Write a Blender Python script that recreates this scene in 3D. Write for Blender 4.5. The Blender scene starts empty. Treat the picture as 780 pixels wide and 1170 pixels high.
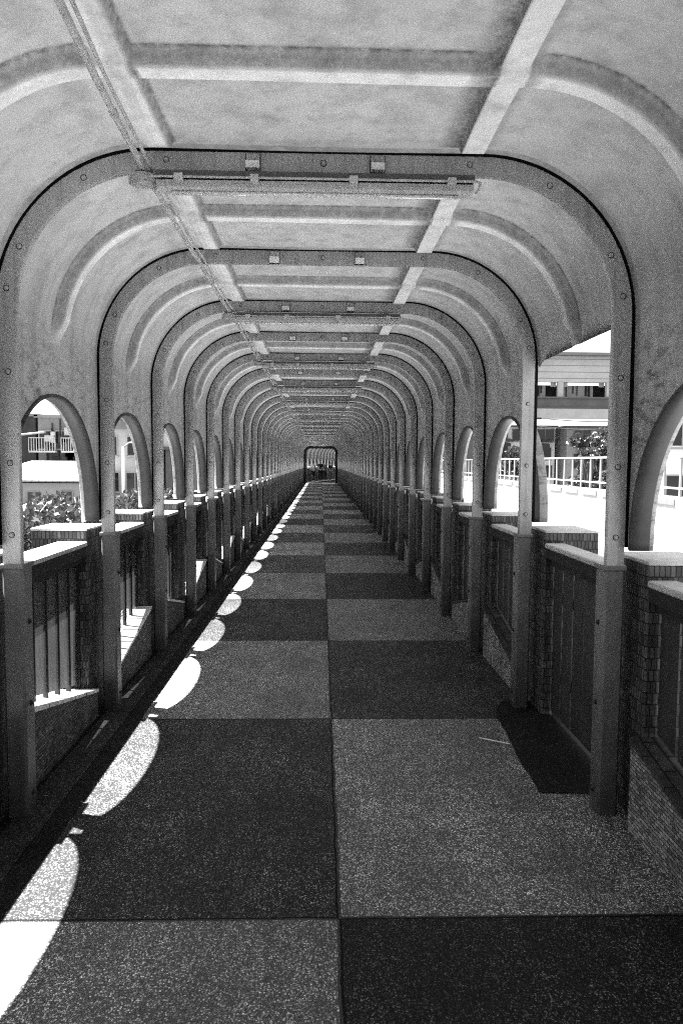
import bpy, math, random
from mathutils import Vector, Matrix
random.seed(7)
D = bpy.data
sc = bpy.context.scene
COL = sc.collection
R = math.radians
PI = math.pi

# ------------------------------------------------------------------ dimensions
CX = -0.0155            # centre line of the canopy
BAY = 1.5
Y1 = 3.333              # near face of the first arch in view
NB = 36                 # bays up to the portal
HALF_IN = 1.314         # arch inner half width
RIB = 0.085
TOP_IN = 2.887
R_IN = 0.60
ZJ = 1.167              # sleeve top
PW = 1.413              # canopy panel half width
PT = 2.982              # canopy panel height
PR = 0.70
ZB = 1.285              # bottom of the side openings
CAMZ = 1.634
GROUND = -6.0

ORD = ['', 'first', 'second', 'third', 'fourth', 'fifth', 'sixth', 'seventh', 'eighth', 'ninth', 'tenth', 'eleventh',
       'twelfth', 'thirteenth', 'fourteenth', 'fifteenth', 'sixteenth', 'seventeenth', 'eighteenth', 'nineteenth',
       'twentieth']
TENS = {20: 'twenty', 30: 'thirty', 40: 'forty'}
def ordinal(n):
    if n <= 20: return ORD[n]
    if n % 10 == 0: return TENS[n][:-1] + 'ieth'
    return TENS[n // 10 * 10] + '-' + ORD[n % 10]

# ------------------------------------------------------------------ mesh builder
class MB:
    def __init__(s):
        s.v = []; s.f = []; s.m = []; s.sm = []
    def face(s, idx, m=0, smooth=False):
        s.f.append(idx); s.m.append(m); s.sm.append(smooth)
    def box(s, x0, y0, z0, x1, y1, z1, m=0, M=None):
        b = len(s.v)
        for p in ((x0,y0,z0),(x1,y0,z0),(x1,y1,z0),(x0,y1,z0),(x0,y0,z1),(x1,y0,z1),(x1,y1,z1),(x0,y1,z1)):
            s.v.append(tuple(M @ Vector(p)) if M else p)
        for f in ((0,3,2,1),(4,5,6,7),(0,1,5,4),(1,2,6,5),(2,3,7,6),(3,0,4,7)):
            s.face([b+i for i in f], m)
    def bbox(s, x0, y0, z0, x1, y1, z1, r=0.006, m=0):
        """box with its vertical edges and top edges chamfered"""
        b = len(s.v)
        def ring(z, i):
            pts = [(x0+i+r,y0+i),(x1-i-r,y0+i),(x1-i,y0+i+r),(x1-i,y1-i-r),(x1-i-r,y1-i),(x0+i+r,y1-i),(x0+i,y1-i-r),(x0+i,y0+i+r)]
            return [(p[0],p[1],z) for p in pts]
        for z, i in ((z0,r*.8),(z0+r,0),(z1-r,0),(z1,r*.8)): s.v += ring(z, i)
        for k in range(3):
            for j in range(8):
                a = b+k*8+j; c = b+k*8+(j+1)%8
                s.face([a, c, c+8, a+8], m)
        s.face([b+7-j for j in range(8)], m); s.face([b+24+j for j in range(8)], m)
    def tube(s, pts, rad, n=8, m=0, cap=True, smooth=True):
        pts = [Vector(p) for p in pts]
        b = len(s.v); up = Vector((0,0,1))
        for i, p in enumerate(pts):
            t = (pts[min(i+1,len(pts)-1)] - pts[max(i-1,0)]).normalized()
            a = t.cross(up)
            if a.length < 1e-3: a = t.cross(Vector((1,0,0)))
            a.normalize(); c = a.cross(t)
            r = rad[i] if isinstance(rad, (list,tuple)) else rad
            for k in range(n):
                q = p + a*math.cos(2*PI*k/n)*r + c*math.sin(2*PI*k/n)*r
                s.v.append(tuple(q))
        for i in range(len(pts)-1):
            for k in range(n):
                s.face([b+i*n+k, b+i*n+(k+1)%n, b+(i+1)*n+(k+1)%n, b+(i+1)*n+k], m, smooth)
        if cap:
            s.face([b+k for k in range(n)][::-1], m); s.face([b+(len(pts)-1)*n+k for k in range(n)], m)
    def bolt(s, c, axis, r=.012, h=.010, m=0, wash=None):
        if wash is not None: s.bolt(Vector(c), axis, r*1.22, .0025, wash)
        c = Vector(c); ax = Vector(axis).normalized()
        a = ax.orthogonal().normalized(); d = ax.cross(a)
        b = len(s.v)
        for k in range(8):
            s.v.append(tuple(c + (a*math.cos(PI*k/4)+d*math.sin(PI*k/4))*r))
        for k in range(8):
            s.v.append(tuple(c + ax*h*.75 + (a*math.cos(PI*k/4)+d*math.sin(PI*k/4))*r*.7))
        s.v.append(tuple(c+ax*h))
        for k in range(8):
            s.face([b+k, b+(k+1)%8, b+8+(k+1)%8, b+8+k], m, True)
            s.face([b+8+k, b+8+(k+1)%8, b+16], m, True)
    def mesh(s, name, mats):
        me = D.meshes.new(name)
        me.from_pydata(s.v, [], s.f)
        for m in (mats if isinstance(mats, (list,tuple)) else [mats]): me.materials.append(m)
        me.polygons.foreach_set('material_index', s.m)
        me.polygons.foreach_set('use_smooth', s.sm)
        me.update()
        return me
    def build(s, name, mats, parent=None, **kw):
        return link(name, s.mesh(name, mats), parent, **kw)

def link(name, me, parent=None, loc=None, rot=None, label=None, cat=None, group=None, kind=None):
    o = D.objects.new(name, me); COL.objects.link(o)
    if parent: o.parent = parent
    if loc: o.location = loc
    if rot: o.rotation_euler = rot
    return tag(o, label, cat, group, kind)

def tag(o, label=None, cat=None, group=None, kind=None):
    if label: o['label'] = label
    if cat: o['category'] = cat
    if group: o['group'] = group
    if kind: o['kind'] = kind
    return o

def empty(name, loc=(0,0,0), **kw):
    o = link(name, None, None, loc, **kw); o.empty_display_size = .1
    return o

def dup(root, loc, label=None, group=None, rz=None):
    def cp(o, par):
        c = o.copy(); COL.objects.link(c)
        if par: c.parent = par
        for ch in KIDS.get(o.name, []): cp(ch, c)
        return c
    c = cp(root, None); c.location = loc
    if rz is not None: c.rotation_euler = (0,0,rz)
    if label: c['label'] = label
    if group: c['group'] = group
    return c
KIDS = {}
def remember(o):
    for ch in D.objects:
        if ch.parent: KIDS.setdefault(ch.parent.name, [])
    KIDS[o.name] = [c for c in D.objects if c.parent == o]
    for c in KIDS[o.name]:
        KIDS[c.name] = [g for g in D.objects if g.parent == c]

# ------------------------------------------------------------------ materials (all in grey: a black and white place)
class NT:
    def __init__(s, name):
        s.m = D.materials.new(name); s.m.use_nodes = True
        s.t = s.m.node_tree; s.b = s.t.nodes['Principled BSDF']; s.out = s.t.nodes['Material Output']
        s.b.inputs['Specular IOR Level'].default_value = 0.25
    def n(s, typ, **kw):
        o = s.t.nodes.new(typ)
        for k, v in kw.items():
            if k in o.inputs.keys(): o.inputs[k].default_value = v
            else: setattr(o, k, v)
        return o
    def l(s, a, b): s.t.links.new(a, b)
    def coord(s, which='Object'): return s.n('ShaderNodeTexCoord').outputs[which]
    def noise(s, vec, scale, detail=4, rough=.6, lo=.3, hi=.7, a=0., b=1.):
        if getattr(s, 'rnd', False):
            if s.rnd is True:
                oi = s.n('ShaderNodeObjectInfo'); s.rnd = s.math('MULTIPLY', oi.outputs['Random'], 53.)
                s.rv = s.math('ADD', .86, s.math('MULTIPLY', oi.outputs['Random'], .24))
            ad = s.n('ShaderNodeVectorMath', operation='ADD'); s.l(vec, ad.inputs[0]); s.l(s.rnd, ad.inputs[1]); vec = ad.outputs[0]
        t = s.n('ShaderNodeTexNoise'); t.inputs['Scale'].default_value = scale
        t.inputs['Detail'].default_value = detail; t.inputs['Roughness'].default_value = rough
        s.l(vec, t.inputs['Vector'])
        r = s.n('ShaderNodeMapRange'); r.inputs['From Min'].default_value = lo; r.inputs['From Max'].default_value = hi
        r.inputs['To Min'].default_value = a; r.inputs['To Max'].default_value = b
        s.l(t.outputs['Fac'], r.inputs['Value'])
        return r.outputs['Result']
    def math(s, op, a, b=None, clamp=False):
        t = s.n('ShaderNodeMath', operation=op); t.use_clamp = clamp
        for i, x in enumerate((a, b)):
            if x is None: continue
            if isinstance(x, (int, float)): t.inputs[i].default_value = x
            else: s.l(x, t.inputs[i])
        return t.outputs[0]
    def mixv(s, f, a, b):
        t = s.n('ShaderNodeMix', data_type='FLOAT')
        for i, x in ((0, f), (2, a), (3, b)):
            if isinstance(x, (int, float)): t.inputs[i].default_value = x
            else: s.l(x, t.inputs[i])
        return t.outputs[0]
    def base(s, v):
        s.l(v, s.b.inputs['Base Color'])
    def bump(s, h, strength=.3, dist=.01):
        t = s.n('ShaderNodeBump'); t.inputs['Strength'].default_value = strength; t.inputs['Distance'].default_value = dist
        s.l(h, t.inputs['Height']); s.l(t.outputs[0], s.b.inputs['Normal'])

def mottled(name, v, var=.25, scale=8, rough=.6, grain=.0, gscale=260, bump=0., spec=.25, streak=False):
    N = NT(name); co = N.coord()
    a = N.noise(co, scale, 6, .65, .25, .75, v*(1-var), v*(1+var))
    if streak:
        mp = N.n('ShaderNodeMapping'); mp.inputs['Scale'].default_value = (22, 22, 1.6); N.l(co, mp.inputs['Vector'])
        st = N.noise(mp.outputs[0], 1, 3, .6, .45, .8, 1, .55); a = N.math('MULTIPLY', a, st)
    if grain:
        g = N.noise(co, gscale, 2, .8, .2, .8, 1-grain, 1+grain); a = N.math('MULTIPLY', a, g)
    N.base(a); N.b.inputs['Roughness'].default_value = rough; N.b.inputs['Specular IOR Level'].default_value = spec
    if bump: N.bump(N.noise(co, scale*6, 4), bump, .004)
    return N.m

def fibreglass():
    N = NT('fibreglass_shell'); co = N.coord(); N.rnd = True
    a = N.noise(co, 2.3, 5, .6, .25, .75, .265, .325)
    ms = N.n('ShaderNodeMapping'); ms.inputs['Scale'].default_value = (9,9,.9); N.l(co, ms.inputs[0])
    a = N.math('MULTIPLY', a, N.noise(ms.outputs[0], 1, 5, .65, .45, .75, 1.04, .66))
    g = N.noise(co, 210, 3, .85, .2, .8, .80, 1.20)
    a = N.math('MULTIPLY', a, g)
    at = N.n('ShaderNodeAttribute', attribute_name='dirt_shading')
    # emboss grime and the painted shadow line behind the crest, broken up
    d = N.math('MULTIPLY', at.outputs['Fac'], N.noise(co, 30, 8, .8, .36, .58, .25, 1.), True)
    # spots of mildew on the walls over the openings
    sep = N.n('ShaderNodeSeparateXYZ'); N.l(co, sep.inputs[0])
    zl = N.n('ShaderNodeMapRange'); N.l(sep.outputs['Z'], zl.inputs['Value'])
    for k, v in (('From Min',2.5),('From Max',2.0),('To Min',.0),('To Max',1.)): zl.inputs[k].default_value = v
    mp = N.n('ShaderNodeMapping'); mp.inputs['Rotation'].default_value = (.6,.2,0); mp.inputs['Scale'].default_value = (1,1,2.4); N.l(co, mp.inputs[0])
    sp = N.noise(mp.outputs[0], 8, 9, .86, .49, .60, 0, 1)
    sp2 = N.noise(co, 1.9, 3, .5, .32, .52, 0, 1)
    w = N.math('MULTIPLY', N.math('MULTIPLY', sp, sp2), zl.outputs[0], True)
    fine = N.noise(co, 55, 4, .8, .68, .76, 0, .6)
    d = N.math('MAXIMUM', d, N.math('MULTIPLY', w, .85)); d = N.math('MAXIMUM', d, fine)
    lt = N.math('MULTIPLY', at.outputs['Fac'], -1., True)  # negative values: painted highlight on the emboss crests
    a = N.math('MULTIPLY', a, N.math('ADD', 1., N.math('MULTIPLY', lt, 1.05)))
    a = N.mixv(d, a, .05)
    a = N.math('MULTIPLY', a, N.math('ADD', .5, N.math('MULTIPLY', N.rv, .5)))
    N.base(a); N.b.inputs['Roughness'].default_value = .55
    N.bump(N.noise(co, 30, 5, .7), .25, .006)
    tr = N.n('ShaderNodeBsdfTranslucent'); N.l(a, tr.inputs[0])
    mx = N.n('ShaderNodeMixShader'); mx.inputs[0].default_value = .045
    N.l(N.b.outputs[0], mx.inputs[1]); N.l(tr.outputs[0], mx.inputs[2]); N.l(mx.outputs[0], N.out.inputs[0])
    return N.m

def paint(name, v, chips=.5, foot=False):
    N = NT(name); co = N.coord(); N.rnd = True
    a = N.noise(co, 6, 5, .6, .25, .75, v*.8, v*1.15)
    g = N.noise(co, 230, 2, .8, .2, .8, .82, 1.18); a = N.math('MULTIPLY', a, g)
    mp = N.n('ShaderNodeMapping'); mp.inputs['Scale'].default_value = (30,30,2); N.l(co, mp.inputs[0])
    st = N.noise(mp.outputs[0], 1, 4, .6, .5, .8, 0, .5)
    ch = N.noise(co, 38, 3, .7, .67, .70, 0, chips)
    a = N.mixv(N.math('MAXIMUM', st, ch), a, .05)
    if foot:
        sep = N.n('ShaderNodeSeparateXYZ'); N.l(co, sep.inputs[0])
        zz = N.math('ADD', sep.outputs['Z'], N.noise(co, 5, 5, .7, .2, .8, -.25, .25))
        fr = N.n('ShaderNodeMapRange'); N.l(zz, fr.inputs['Value'])
        for k, v_ in (('From Min',.0),('From Max',.75),('To Min',.30),('To Max',1.)): fr.inputs[k].default_value = v_
        a = N.math('MULTIPLY', a, fr.outputs[0])
    a = N.math('MULTIPLY', a, N.rv)
    N.base(a); N.b.inputs['Roughness'].default_value = .42; N.b.inputs['Specular IOR Level'].default_value = .4
    return N.m

def brick(name, v, mortar, bw, rh, mo=.0035, top=False, var=.55):
    N = NT(name); co = N.coord(); N.rnd = True
    sep = N.n('ShaderNodeSeparateXYZ'); N.l(co, sep.inputs[0])
    cb = N.n('ShaderNodeCombineXYZ')
    if top:
        N.l(sep.outputs['Y'], cb.inputs[0]); N.l(sep.outputs['X'], cb.inputs[1])
    else:
        N.l(N.math('ADD', sep.outputs['X'], sep.outputs['Y']), cb.inputs[0]); N.l(sep.outputs['Z'], cb.inputs[1])
    # a little wobble so that no course is ruler straight
    wn = N.n('ShaderNodeTexNoise'); wn.inputs['Scale'].default_value = 14; N.l(co, wn.inputs['Vector'])
    wv = N.n('ShaderNodeVectorMath', operation='SCALE'); wv.inputs['Scale'].default_value = .010; N.l(wn.outputs['Color'], wv.inputs[0])
    ad = N.n('ShaderNodeVectorMath', operation='ADD'); N.l(cb.outputs[0], ad.inputs[0]); N.l(wv.outputs[0], ad.inputs[1])
    t = N.n('ShaderNodeTexBrick'); N.l(ad.outputs[0], t.inputs['Vector'])
    t.inputs['Scale'].default_value = 1; t.inputs['Brick Width'].default_value = bw; t.inputs['Row Height'].default_value = rh
    t.inputs['Mortar Size'].default_value = mo; t.inputs['Mortar Smooth'].default_value = .3
    t.inputs['Color1'].default_value = (v*(1-var),)*3+(1,); t.inputs['Color2'].default_value = (v*(1+var),)*3+(1,)
    t.inputs['Mortar'].default_value = (mortar,)*3+(1,)
    bw_ = N.n('ShaderNodeRGBToBW'); N.l(t.outputs['Color'], bw_.inputs[0])
    dirt_shading = N.noise(co, 5, 6, .7, .3, .75, 1.15, .45)
    mp = N.n('ShaderNodeMapping'); mp.inputs['Scale'].default_value = (16,16,1.2); N.l(co, mp.inputs[0])
    st = N.noise(mp.outputs[0], 1, 3, .6, .5, .8, 1, .4)
    N.base(N.math('MULTIPLY', N.math('MULTIPLY', bw_.outputs[0], dirt_shading), st))
    N.b.inputs['Roughness'].default_value = .7
    inv = N.math('SUBTRACT', 1., t.outputs['Fac']); N.bump(inv, .6, .004)
    return N.m

def floor_mat():
    """two columns of washed-aggregate slabs, dark and light in turn, with joints"""
    T0, TL, XC, XL = 2.564, 2.079, .074, -1.13
    N = NT('aggregate_slabs'); co = N.coord(); sep = N.n('ShaderNodeSeparateXYZ'); N.l(co, sep.inputs[0])
    wob = N.noise(co, 3.5, 3, .6, .2, .8, -.007, .007)
    x = N.math('ADD', sep.outputs['X'], wob); y = N.math('ADD', sep.outputs['Y'], wob)
    # the long joint drifts slightly
    row = N.math('DIVIDE', N.math('SUBTRACT', y, T0), TL)
    par = N.math('FLOORED_MODULO', N.math('FLOOR', row), 2.)        # row 0 -> 0
    right = N.math('GREATER_THAN', x, XC)
    same = N.math('ABSOLUTE', N.math('SUBTRACT', right, par))       # row0: right=1 -> light
    left_edge = N.math('GREATER_THAN', x, XL)
    light = N.math('MULTIPLY', same, left_edge)
    fr = N.math('FRACT', row)
    jy = N.math('LESS_THAN', N.math('MINIMUM', fr, N.math('SUBTRACT', 1., fr)), .0042)
    jx = N.math('LESS_THAN', N.math('ABSOLUTE', N.math('SUBTRACT', x, XC)), .009)
    joint = N.math('MAXIMUM', jx, jy)
    # aggregate: pebbles of about 6 mm with dark binder between
    vo = N.n('ShaderNodeTexVoronoi'); vo.inputs['Scale'].default_value = 150; N.l(co, vo.inputs['Vector'])
    vb = N.n('ShaderNodeRGBToBW'); N.l(vo.outputs['Color'], vb.inputs[0])
    peb = N.math('POWER', vb.outputs[0], 2.2)
    edge = N.n('ShaderNodeMapRange'); N.l(vo.outputs['Distance'], edge.inputs['Value'])
    for k, v in (('From Min',.35),('From Max',.62),('To Min',1.),('To Max',.12)): edge.inputs[k].default_value = v
    peb = N.math('MULTIPLY', peb, edge.outputs[0])
    nz = N.noise(co, 300, 3, .85, .3, .7, .45, 1.6)
    peb = N.math('MULTIPLY', peb, nz)
    big = N.noise(co, 1.7, 6, .7, .3, .72, .50, 1.4)
    mid = N.noise(co, 13, 6, .8, .3, .72, .5, 1.5)
    peb = N.math('MULTIPLY', peb, N.math('MULTIPLY', big, mid))
    # worn track
    tid = N.n('ShaderNodeCombineXYZ'); N.l(right, tid.inputs[0]); N.l(N.math('FLOOR', row), tid.inputs[1])
    wn = N.n('ShaderNodeTexWhiteNoise', noise_dimensions='3D'); N.l(tid.outputs[0], wn.inputs['Vector'])
    tv = N.mixv(wn.outputs['Value'], .62, 1.25)
    # scuffs and old stains, stretched along the way people walk
    mp = N.n('ShaderNodeMapping'); mp.inputs['Scale'].default_value = (2.2,.7,1); N.l(co, mp.inputs[0])
    stn = N.noise(mp.outputs[0], 1.6, 8, .72, .42, .66, 1., .48)
    drip = N.noise(co, 4.5, 2, .4, .70, .74, 1., .45)
    peb = N.math('MULTIPLY', peb, N.math('MULTIPLY', tv, N.math('MULTIPLY', stn, drip)))
    la = N.math('ADD', .035, N.math('MULTIPLY', N.math('POWER', peb, 1.15), 1.35))
    da = N.math('ADD', N.math('MULTIPLY', tv, .018), N.math('MULTIPLY', N.math('POWER', peb, 1.5), .52))
    a = N.mixv(light, da, la)
    a = N.mixv(joint, a, .004)
    N.base(a); N.b.inputs['Roughness'].default_value = .5; N.l(N.mixv(light, .08, .6), N.b.inputs['Specular IOR Level'])
    N.bump(edge.outputs[0], .35, .003)
    return N.m

def asphalt(name, v):
    N = NT(name); co = N.coord()
    vo = N.n('ShaderNodeTexVoronoi'); vo.inputs['Scale'].default_value = 130; N.l(co, vo.inputs['Vector'])
    vb = N.n('ShaderNodeRGBToBW'); N.l(vo.outputs['Color'], vb.inputs[0])
    p = N.math('POWER', vb.outputs[0], 3.)
    N.base(N.math('MULTIPLY', N.math('ADD', v*.5, N.math('MULTIPLY', p, v*2.2)), N.noise(co, 3, 5, .7, .3, .7, .5, 1.4)))
    N.b.inputs['Roughness'].default_value = .8; N.b.inputs['Specular IOR Level'].default_value = .12
    N.bump(vb.outputs[0], .4, .003)
    return N.m

def sheet_mat():
    """weathered acrylic sheet: lets part of the sun straight through"""
    N = NT('weathered_acrylic'); co = N.coord()
    mp = N.n('ShaderNodeMapping'); mp.inputs['Scale'].default_value = (9,9,1.2); N.l(co, mp.inputs[0])
    v = N.noise(mp.outputs[0], 2, 5, .7, .3, .7, .05, .13)
    df = N.n('ShaderNodeBsdfDiffuse'); tr = N.n('ShaderNodeBsdfTranslucent'); tp = N.n('ShaderNodeBsdfTransparent')
    N.l(v, df.inputs[0]); N.l(v, tr.inputs[0]); tp.inputs[0].default_value = (.9,.9,.9,1)
    m1 = N.n('ShaderNodeMixShader'); m1.inputs[0].default_value = .5
    N.l(df.outputs[0], m1.inputs[1]); N.l(tr.outputs[0], m1.inputs[2])
    m2 = N.n('ShaderNodeMixShader'); m2.inputs[0].default_value = .42
    N.l(m1.outputs[0], m2.inputs[1]); N.l(tp.outputs[0], m2.inputs[2])
    N.l(m2.outputs[0], N.out.inputs[0])
    return N.m

def leafmat(name, v):
    N = NT(name); co = N.coord()
    a = N.noise(co, 7, 3, .6, .3, .7, v*.4, v*1.7)
    N.base(a); N.b.inputs['Roughness'].default_value = .35; N.b.inputs['Specular IOR Level'].default_value = .5
    tr = N.n('ShaderNodeBsdfTranslucent'); N.l(a, tr.inputs[0])
    mx = N.n('ShaderNodeMixShader'); mx.inputs[0].default_value = .3
    N.l(N.b.outputs[0], mx.inputs[1]); N.l(tr.outputs[0], mx.inputs[2]); N.l(mx.outputs[0], N.out.inputs[0])
    return N.m

def siding(name, v, step=.5, axis='Z'):
    N = NT(name); co = N.coord(); sep = N.n('ShaderNodeSeparateXYZ'); N.l(co, sep.inputs[0])
    f = N.math('FRACT', N.math('DIVIDE', sep.outputs[axis], step))
    ln = N.math('LESS_THAN', f, .12)
    a = N.noise(co, .6, 4, .6, .3, .7, v*.85, v*1.1)
    N.base(N.mixv(ln, a, v*.45)); N.b.inputs['Roughness'].default_value = .6
    return N.m

M = dict(
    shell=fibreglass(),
    steel=paint('painted_steel', .40),
    sleeve=paint('painted_sleeve', .15, .7, True),
    shadowgap=mottled('shadow_gap_black', .006, rough=.8, spec=.05),
    rim=mottled('rim_fibreglass', .045, .3, 9, .5, .15, 200),
    mosaic=brick('mosaic_tile', .12, .012, .034, .017, .0022),
    mosaic_r=brick('mosaic_tile_lit', .26, .025, .034, .017, .0022),  # lighter copy of the mosaic, bounced sun painted into its colour
    coping_r=brick('coping_tile_shaded', .05, .01, .205, .06, .006, top=True, var=.3),  # darker copy of the coping tile, shade painted into its colour
    pierbrick=brick('pier_mosaic', .075, .008, .024, .052, .003),
    coping=brick('coping_tile', .78, .08, .205, .4, .006, top=True, var=.08),
    concrete=mottled('rail_concrete', .40, .2, 10, .7, .2, 240, .3),
    plank=mottled('dark_plank', .035, .4, 4, .6, .2, 200, .2, streak=True),
    batten=mottled('dark_batten', .015, .3, 9, .7),
    sheet=sheet_mat(),
    floor=floor_mat(),
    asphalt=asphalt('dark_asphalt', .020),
    gutter=asphalt('gutter_concrete', .012), sliver=asphalt('sliver_tone', .035),
    lamp=mottled('lamp_enamel', .5, .2, 5, .4),
    lampdark=mottled('lamp_channel', .10, .3, 12, .5),
    glass=mottled('tube_glass', .75, .08, 3, .15, spec=.6),
    clipw=mottled('clip_zinc', .8, .1, 30, .4),
    pipe=mottled('conduit', .5, .3, 20, .5, .25, 160),
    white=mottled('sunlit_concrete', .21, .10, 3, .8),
    wall=mottled('render_wall', .34, .14, 1.1, .8, .1, 30),
    house=mottled('pale_house_wall', .85, .12, 1.1, .8, .1, 30),
    wall2=mottled('grey_render', .15, .2, .9, .8, .1, 30),
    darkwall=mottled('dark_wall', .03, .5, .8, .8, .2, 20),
    window=mottled('window_glass', .012, .3, 1, .12, spec=.6),
    frame=mottled('window_frame', .3, .1, 4, .5),
    siding=siding('ribbed_siding', .40, .6),
    roofsheet=siding('corrugated_roof', .26, .45, 'X'),
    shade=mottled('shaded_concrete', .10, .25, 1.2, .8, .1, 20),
    leaf=leafmat('leaves', .038), bark=mottled('bark', .10, .4, 14, .9, bump=.5),
    ground=mottled('street', .07, .2, .15, .9),
    portal=mottled('portal_paint', .012, .3, 6, .5),
    skin=mottled('skin', .40, .05, 10, .5), hair=mottled('hair', .012, .3, 40, .5),
    cloth_d=mottled('dark_cloth', .02, .3, 9, .9), cloth_l=mottled('light_cloth', .6, .12, 9, .9), cloth_m=mottled('grey_cloth', .14, .2, 9, .9),
)

# ------------------------------------------------------------------ profile of the tunnel section
def profile(half, top, rad, zb, nside=10, narc=18, flat=None):
    """points (x, z, inward normal) from left foot over to right foot; centre x = 0"""
    P = []
    for k in range(nside+1):
        z = zb + (top-rad-zb)*k/nside
        P.append((-half, z, 1., 0.))
    for k in range(1, narc+1):
        a = PI - (PI/2)*k/narc
        P.append((-half+rad + rad*math.cos(a), top-rad + rad*math.sin(a), -math.cos(a), -math.sin(a)))
    xs = flat or [(-half+rad) + (2*(half-rad))*k/8 for k in range(9)]
    for x in xs:
        if -half+rad+1e-4 < x < half-rad-1e-4: P.append((x, top, 0., -1.))
    L = [p for p in P if p[0] < -half+rad+1e-4 or p[1] < top-1e-6]
    for p in reversed(L): P.append((-p[0], p[1], -p[2], p[3]))
    return P

# ------------------------------------------------------------------ arch frame (local origin: floor on the centre line, near face y=0)
def make_arch():
    root = empty('arch_frame')
    b = MB()
    outer = profile(HALF_IN+RIB, TOP_IN+RIB, R_IN+RIB, ZJ-.02)
    inner = profile(HALF_IN, TOP_IN, R_IN, ZJ-.02)
    W = .030; c = .006
    n = len(outer)
    # section ring: near-outer, near-inner (chamfered), far-inner, far-outer (wider flange)
    def ring(i):
        o, q = outer[i], inner[i]; nx, nz = q[2], q[3]
        return [(o[0], 0, o[1]), (q[0]-nx*c, 0, q[1]-nz*c), (q[0], c, q[1]), (q[0], W-c, q[1]), (q[0]-nx*c, W, q[1]-nz*c),
                (o[0]+nx*.03, W, o[1]+nz*.03), (o[0]+nx*.02, W+.045, o[1]+nz*.02), (o[0], W+.045, o[1])]
    for i in range(n): b.v += ring(i)
    for i in range(n-1):
        for k in range(8):
            b.face([i*8+k, i*8+(k+1)%8, (i+1)*8+(k+1)%8, (i+1)*8+k], 0, k in (1,3,4))
    for i in (0, n-1): b.face([i*8+k for k in range(8)] if i else [7-k for k in range(8)], 0)
    # bolts on the near face
    mid = lambda i: ((outer[i][0]+inner[i][0])/2, (outer[i][1]+inner[i][1])/2)
    for sx in (-1, 1):
        for z in (1.30, 1.62, 2.02, 2.38): b.bolt((sx*(HALF_IN+RIB*.5), 0, z), (0,-1,0), wash=1)
        for a in (25, 62):
            rr = R_IN+RIB*.5; cx_, cz_ = HALF_IN-R_IN, TOP_IN-R_IN
            b.bolt((sx*(cx_+rr*math.cos(R(a))), 0, cz_+rr*math.sin(R(a))), (0,-1,0), wash=1)
        b.bolt((sx*.66, 0, TOP_IN+.05), (0,-1,0), wash=1)
    b.bolt((0.02, 0, TOP_IN+.045), (0,-1,0), .013, wash=1)
    b.build('hoop', [M['steel'], M['batten']], root)
    s = MB()  # black strip stands in for the shadow gap between rib and panel
    o1 = profile(HALF_IN+RIB+.001, TOP_IN+RIB+.001, R_IN+RIB+.001, ZB-.03)
    o2 = profile(PW+.004, PT+.006, PR, ZB-.03)
    for i in range(n):
        p, q = o1[i], o2[i]
        s.v += [(p[0], -.004, p[1]), (q[0], -.004, q[1]), (q[0], .012, q[1]), (p[0], .012, p[1])]
    for i in range(n-1):
        for k in range(4): s.face([i*4+k, i*4+(k+1)%4, (i+1)*4+(k+1)%4, (i+1)*4+k])
    s.face([3,2,1,0]); s.face([(n-1)*4+k for k in range(4)])
    s.build('shadow_gap_strip', M['shadowgap'], root)
    for sx in (-1, 1):
        p = MB()
        x0, x1 = sorted((sx*(HALF_IN-.004), sx*(HALF_IN+.090)))
        p.bbox(x0, -.004, -.01, x1, .108, ZJ, .010)
        for z in (.10, .52, .90): p.bolt((sx*(HALF_IN-.004), .055, z), (-sx,0,0), .012, .012, 1, wash=1)
        p.bbox(x0-.006, -.012, ZJ-.02, x1+.006, .114, ZJ+.004, .004)
        p.build('post_sleeve', [M['sleeve'], M['batten']], root)
    for x in (-.285, .255):
        k = MB()
        k.box(x-.029, -.012, TOP_IN+.040, x+.029, -.001, TOP_IN+.076, 1)
        k.box(x-.029, -.040, TOP_IN+.008, x+.029, -.001, TOP_IN+.038, 0)
        k.box(x-.033, -.0015, TOP_IN+.002, x+.033, -.0005, TOP_IN+.080, 2)
        k.bolt((x-.012, -.016, TOP_IN+.056), (0,-1,0), .005, .004, 1); k.bolt((x+.012, -.016, TOP_IN+.056), (0,-1,0), .005, .004, 1)
        k.build('clip', [M['clipw'], M['steel'], M['portal']], root)
    remember(root)
    return root

# ------------------------------------------------------------------ canopy panel (origin: centre of bay on the floor)
OPEN_W = .700; OPEN_H = .690
def opening_z(v, broken=False):
    if broken:
        t = (v+.70)/1.4
        z = 2.292 + .055*math.sin(PI*min(max(t,0),1)) + .013*math.sin(17*v) + .010*math.sin(41*v+1) + .006*math.sin(97*v)
        if .08 < v < .20: z -= .055*(1-abs(v-.14)/.06)
        if v > .60: z -= .02
        return z
    if abs(v) >= OPEN_W: return ZB - .04
    q = abs(v)/OPEN_W
    return ZB + OPEN_H*(1-q**2.15)**(1/2.0)

def trap(d, half, edge):
    d = abs(d)
    if d <= half: return 1.
    if d >= half+edge: return 0.
    t = 1-(d-half)/edge
    return t*t*(3-2*t)

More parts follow.
